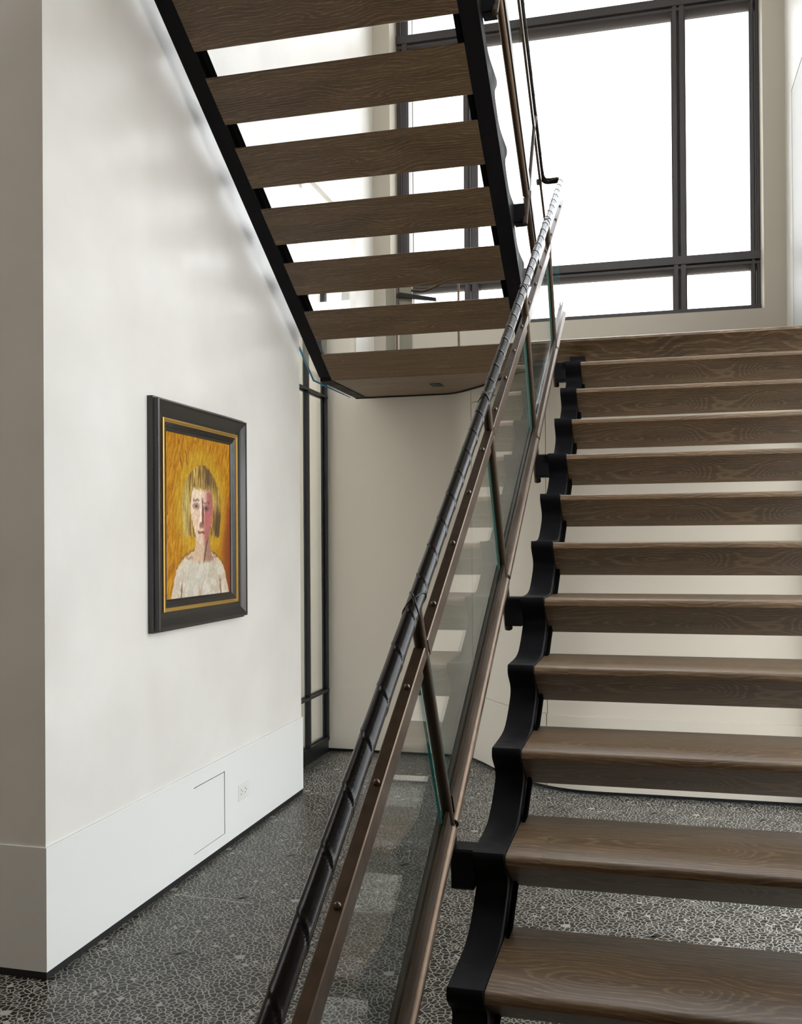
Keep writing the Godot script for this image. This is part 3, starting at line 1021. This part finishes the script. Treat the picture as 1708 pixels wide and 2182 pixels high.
	var wrap := func(s: float, w: float) -> float:
		var ph := s / (0.66 * R) + w / TAU
		ph -= floorf(ph)
		var lap := sstep(0.0, 0.035, ph) * (1.0 - 0.55 * sstep(0.05, 0.13, ph)) * (1.0 - sstep(0.13, 0.55, ph) * 0.8)
		return R * (0.0905 + 0.0075 * lap - 0.004 * (1.0 - sstep(0.0, 0.03, absf(ph - 0.975))))
	var hr := MB.new()
	hr.tube(path, 0.092 * R, 30, true, wrap)
	var rail := put("handrail", hr, M.leather, ra, "dark leather wrapped handrail")
	# leather crossings where the posts meet the handrail
	for k in [-2, 1, 4, 7, 10]:
		var wr := MB.new()
		var a0: float = k * 1.924 + 0.151
		for sgn in [-1.0, 1.0]:
			var loop := PackedVector3Array()
			for i in 49:
				var w := TAU * i / 48.0
				loop.append(rail_pt(false, a0 + sgn * 0.20 * cos(w), HB + 0.083 * sin(w), Q + 0.083 * cos(w)))
			wr.tube(loop, 0.020 * R, 8, false)
		put("crossed_strap", wr, M.leather, rail)

	# glass guard in the opening left of the upper flight
	var gg := thing("glass_guard", "frameless glass guard with a blue edge beside the landing's left side", "glass panel", V(-10.92, LAND, 31))
	var GX := -10.92
	var pl := ps([29.1, 6.28, 30.46, 5.41, 34.5, 5.41, 34.5, 11.9, 29.1, 11.9])
	var pane := MB.new()
	pane.extrude(pl, func(p, x): return V(x, p.y, p.x), GX, GX + 0.05)
	put("glass_pane", pane, M.glass, gg)
	var ed := MB.new()
	ed.extrude(ps([29.1, 6.275, 30.46, 5.405, 34.5, 5.405, 34.5, 5.385, 30.45, 5.37, 29.1, 6.21]), func(p, x): return V(x, p.y, p.x), GX, GX + 0.05)
	put("glass_edge", ed, M.blue_glass_edge, gg, "blue lower edge of the glass")


func ring_frame(mb: MB, d0: float, d1: float, y0: float, y1: float, prof: PackedVector2Array) -> void:
	# a mitred frame on the left wall; the outline's x runs inwards from the edge, its y out from the wall
	var corners := [Vector2(d0, y0), Vector2(d1, y0), Vector2(d1, y1), Vector2(d0, y1)]
	var inw := [Vector2(1, 1), Vector2(-1, 1), Vector2(-1, -1), Vector2(1, -1)]
	for s in 4:
		var a: Vector2 = corners[s]; var b: Vector2 = corners[(s + 1) % 4]
		var ia: Vector2 = inw[s]; var ib: Vector2 = inw[(s + 1) % 4]
		var run := (b - a)
		var f := func(p: Vector2, t: float):
			var q := (a + ia * p.x).lerp(b + ib * p.x, t)
			return V(WL + p.y, q.y, q.x)
		mb.extrude(prof, f, 0.0, 1.0, false, true, 0.85)


func build_painting() -> void:
	var d0 := 19.32; var d1 := 24.25; var y0 := -2.04; var y1 := 3.28
	var t := thing("painting", "framed oil portrait of a fair haired bare shouldered sitter on ochre, on the left wall", "painting", V(WL, 0.6, 21.8))
	var fr := MB.new()
	ring_frame(fr, d0, d1, y0, y1, ps([0.0, 0.0, 0.0, 0.135, 0.045, 0.145, 0.05, 0.25, 0.075, 0.27, 0.115, 0.27, 0.125, 0.255, 0.17, 0.235, 0.24, 0.195, 0.31, 0.16, 0.38, 0.145, 0.43, 0.14, 0.43, 0.0]))
	put("frame", fr, M.frame_black, t, "black moulded frame")
	var gd := MB.new()
	ring_frame(gd, d0, d1, y0, y1, ps([0.43, 0.0, 0.43, 0.16, 0.45, 0.175, 0.48, 0.175, 0.495, 0.155, 0.52, 0.15, 0.53, 0.13, 0.53, 0.0]))
	put("gilt_slip", gd, M.gilt, t, "worn gilt moulding")
	var inr := MB.new()
	ring_frame(inr, d0, d1, y0, y1, ps([0.53, 0.0, 0.53, 0.135, 0.56, 0.14, 0.58, 0.12, 0.61, 0.125, 0.63, 0.105, 0.66, 0.11, 0.69, 0.09, 0.71, 0.075, 0.71, 0.0]))
	put("inner_frame", inr, M.frame_black, t, "black ribbed inner moulding")
	var cv := MB.new()
	var x := WL + 0.055
	var a := 0.705
	var nn := Vector3.RIGHT
	cv.quad(V(x, y1 - a, d0 + a), V(x, y1 - a, d1 - a), V(x, y0 + a, d1 - a), V(x, y0 + a, d0 + a), nn, nn, nn, nn, Vector2(0, 0), Vector2(1, 0), Vector2(1, 1), Vector2(0, 1))
	var bk := box(WL, x - 0.004, y0 + a - 0.01, y1 - a + 0.01, d0 + a - 0.01, d1 - a + 0.01)
	cv.v.append_array(bk.v); cv.n.append_array(bk.n)
	for q in bk.v:
		cv.uv.append(Vector2(0.02, 0.02))
	put("canvas", cv, M.picture, t, "painted portrait on an ochre ground")


func build_details() -> void:
	# the guard standing on the landing by the window
	var D := 33.0
	var g := thing("window_guard", "bronze tube rail and two olive grey panels standing on the landing by the window", "guard rail", V(-8, LAND, D))
	for u in [[-9.09, -8.73], [-8.57, -8.10]]:
		put("panel", box(u[0], u[1], LAND, 9.1, D, D + 0.12, 0.015), M.olive_stone, g)
	for p in [-8.65, -6.41]:
		var mb := MB.new()
		mb.tube(PackedVector3Array([V(p, LAND, D - 0.08), V(p, 7.6, D - 0.08), V(p, 9.6, D - 0.08)]), 0.042 * R, 12)
		put("upright", mb, M.bronze, g)
	var r := MB.new()
	r.tube(PackedVector3Array([V(-8.12, 8.86, D), V(-7.85, 8.82, D), V(-7.68, 8.80, D), V(-7.5, 8.84, D), V(-6.78, 9.1, D), V(-6.2, 9.32, D)]), 0.05 * R, 12)
	put("rail", r, M.bronze, g)
	var dk := MB.new()
	dk.extrude(ps([-8.60, 8.76, -8.50, 8.78, -7.20, 8.50, -7.2, 8.40, -8.5, 8.62, -8.60, 8.60]), func(p, d): return V(p.x, p.y, d), D - 0.15, D + 0.0)
	put("slanted_bar", dk, M.partition_steel, g)
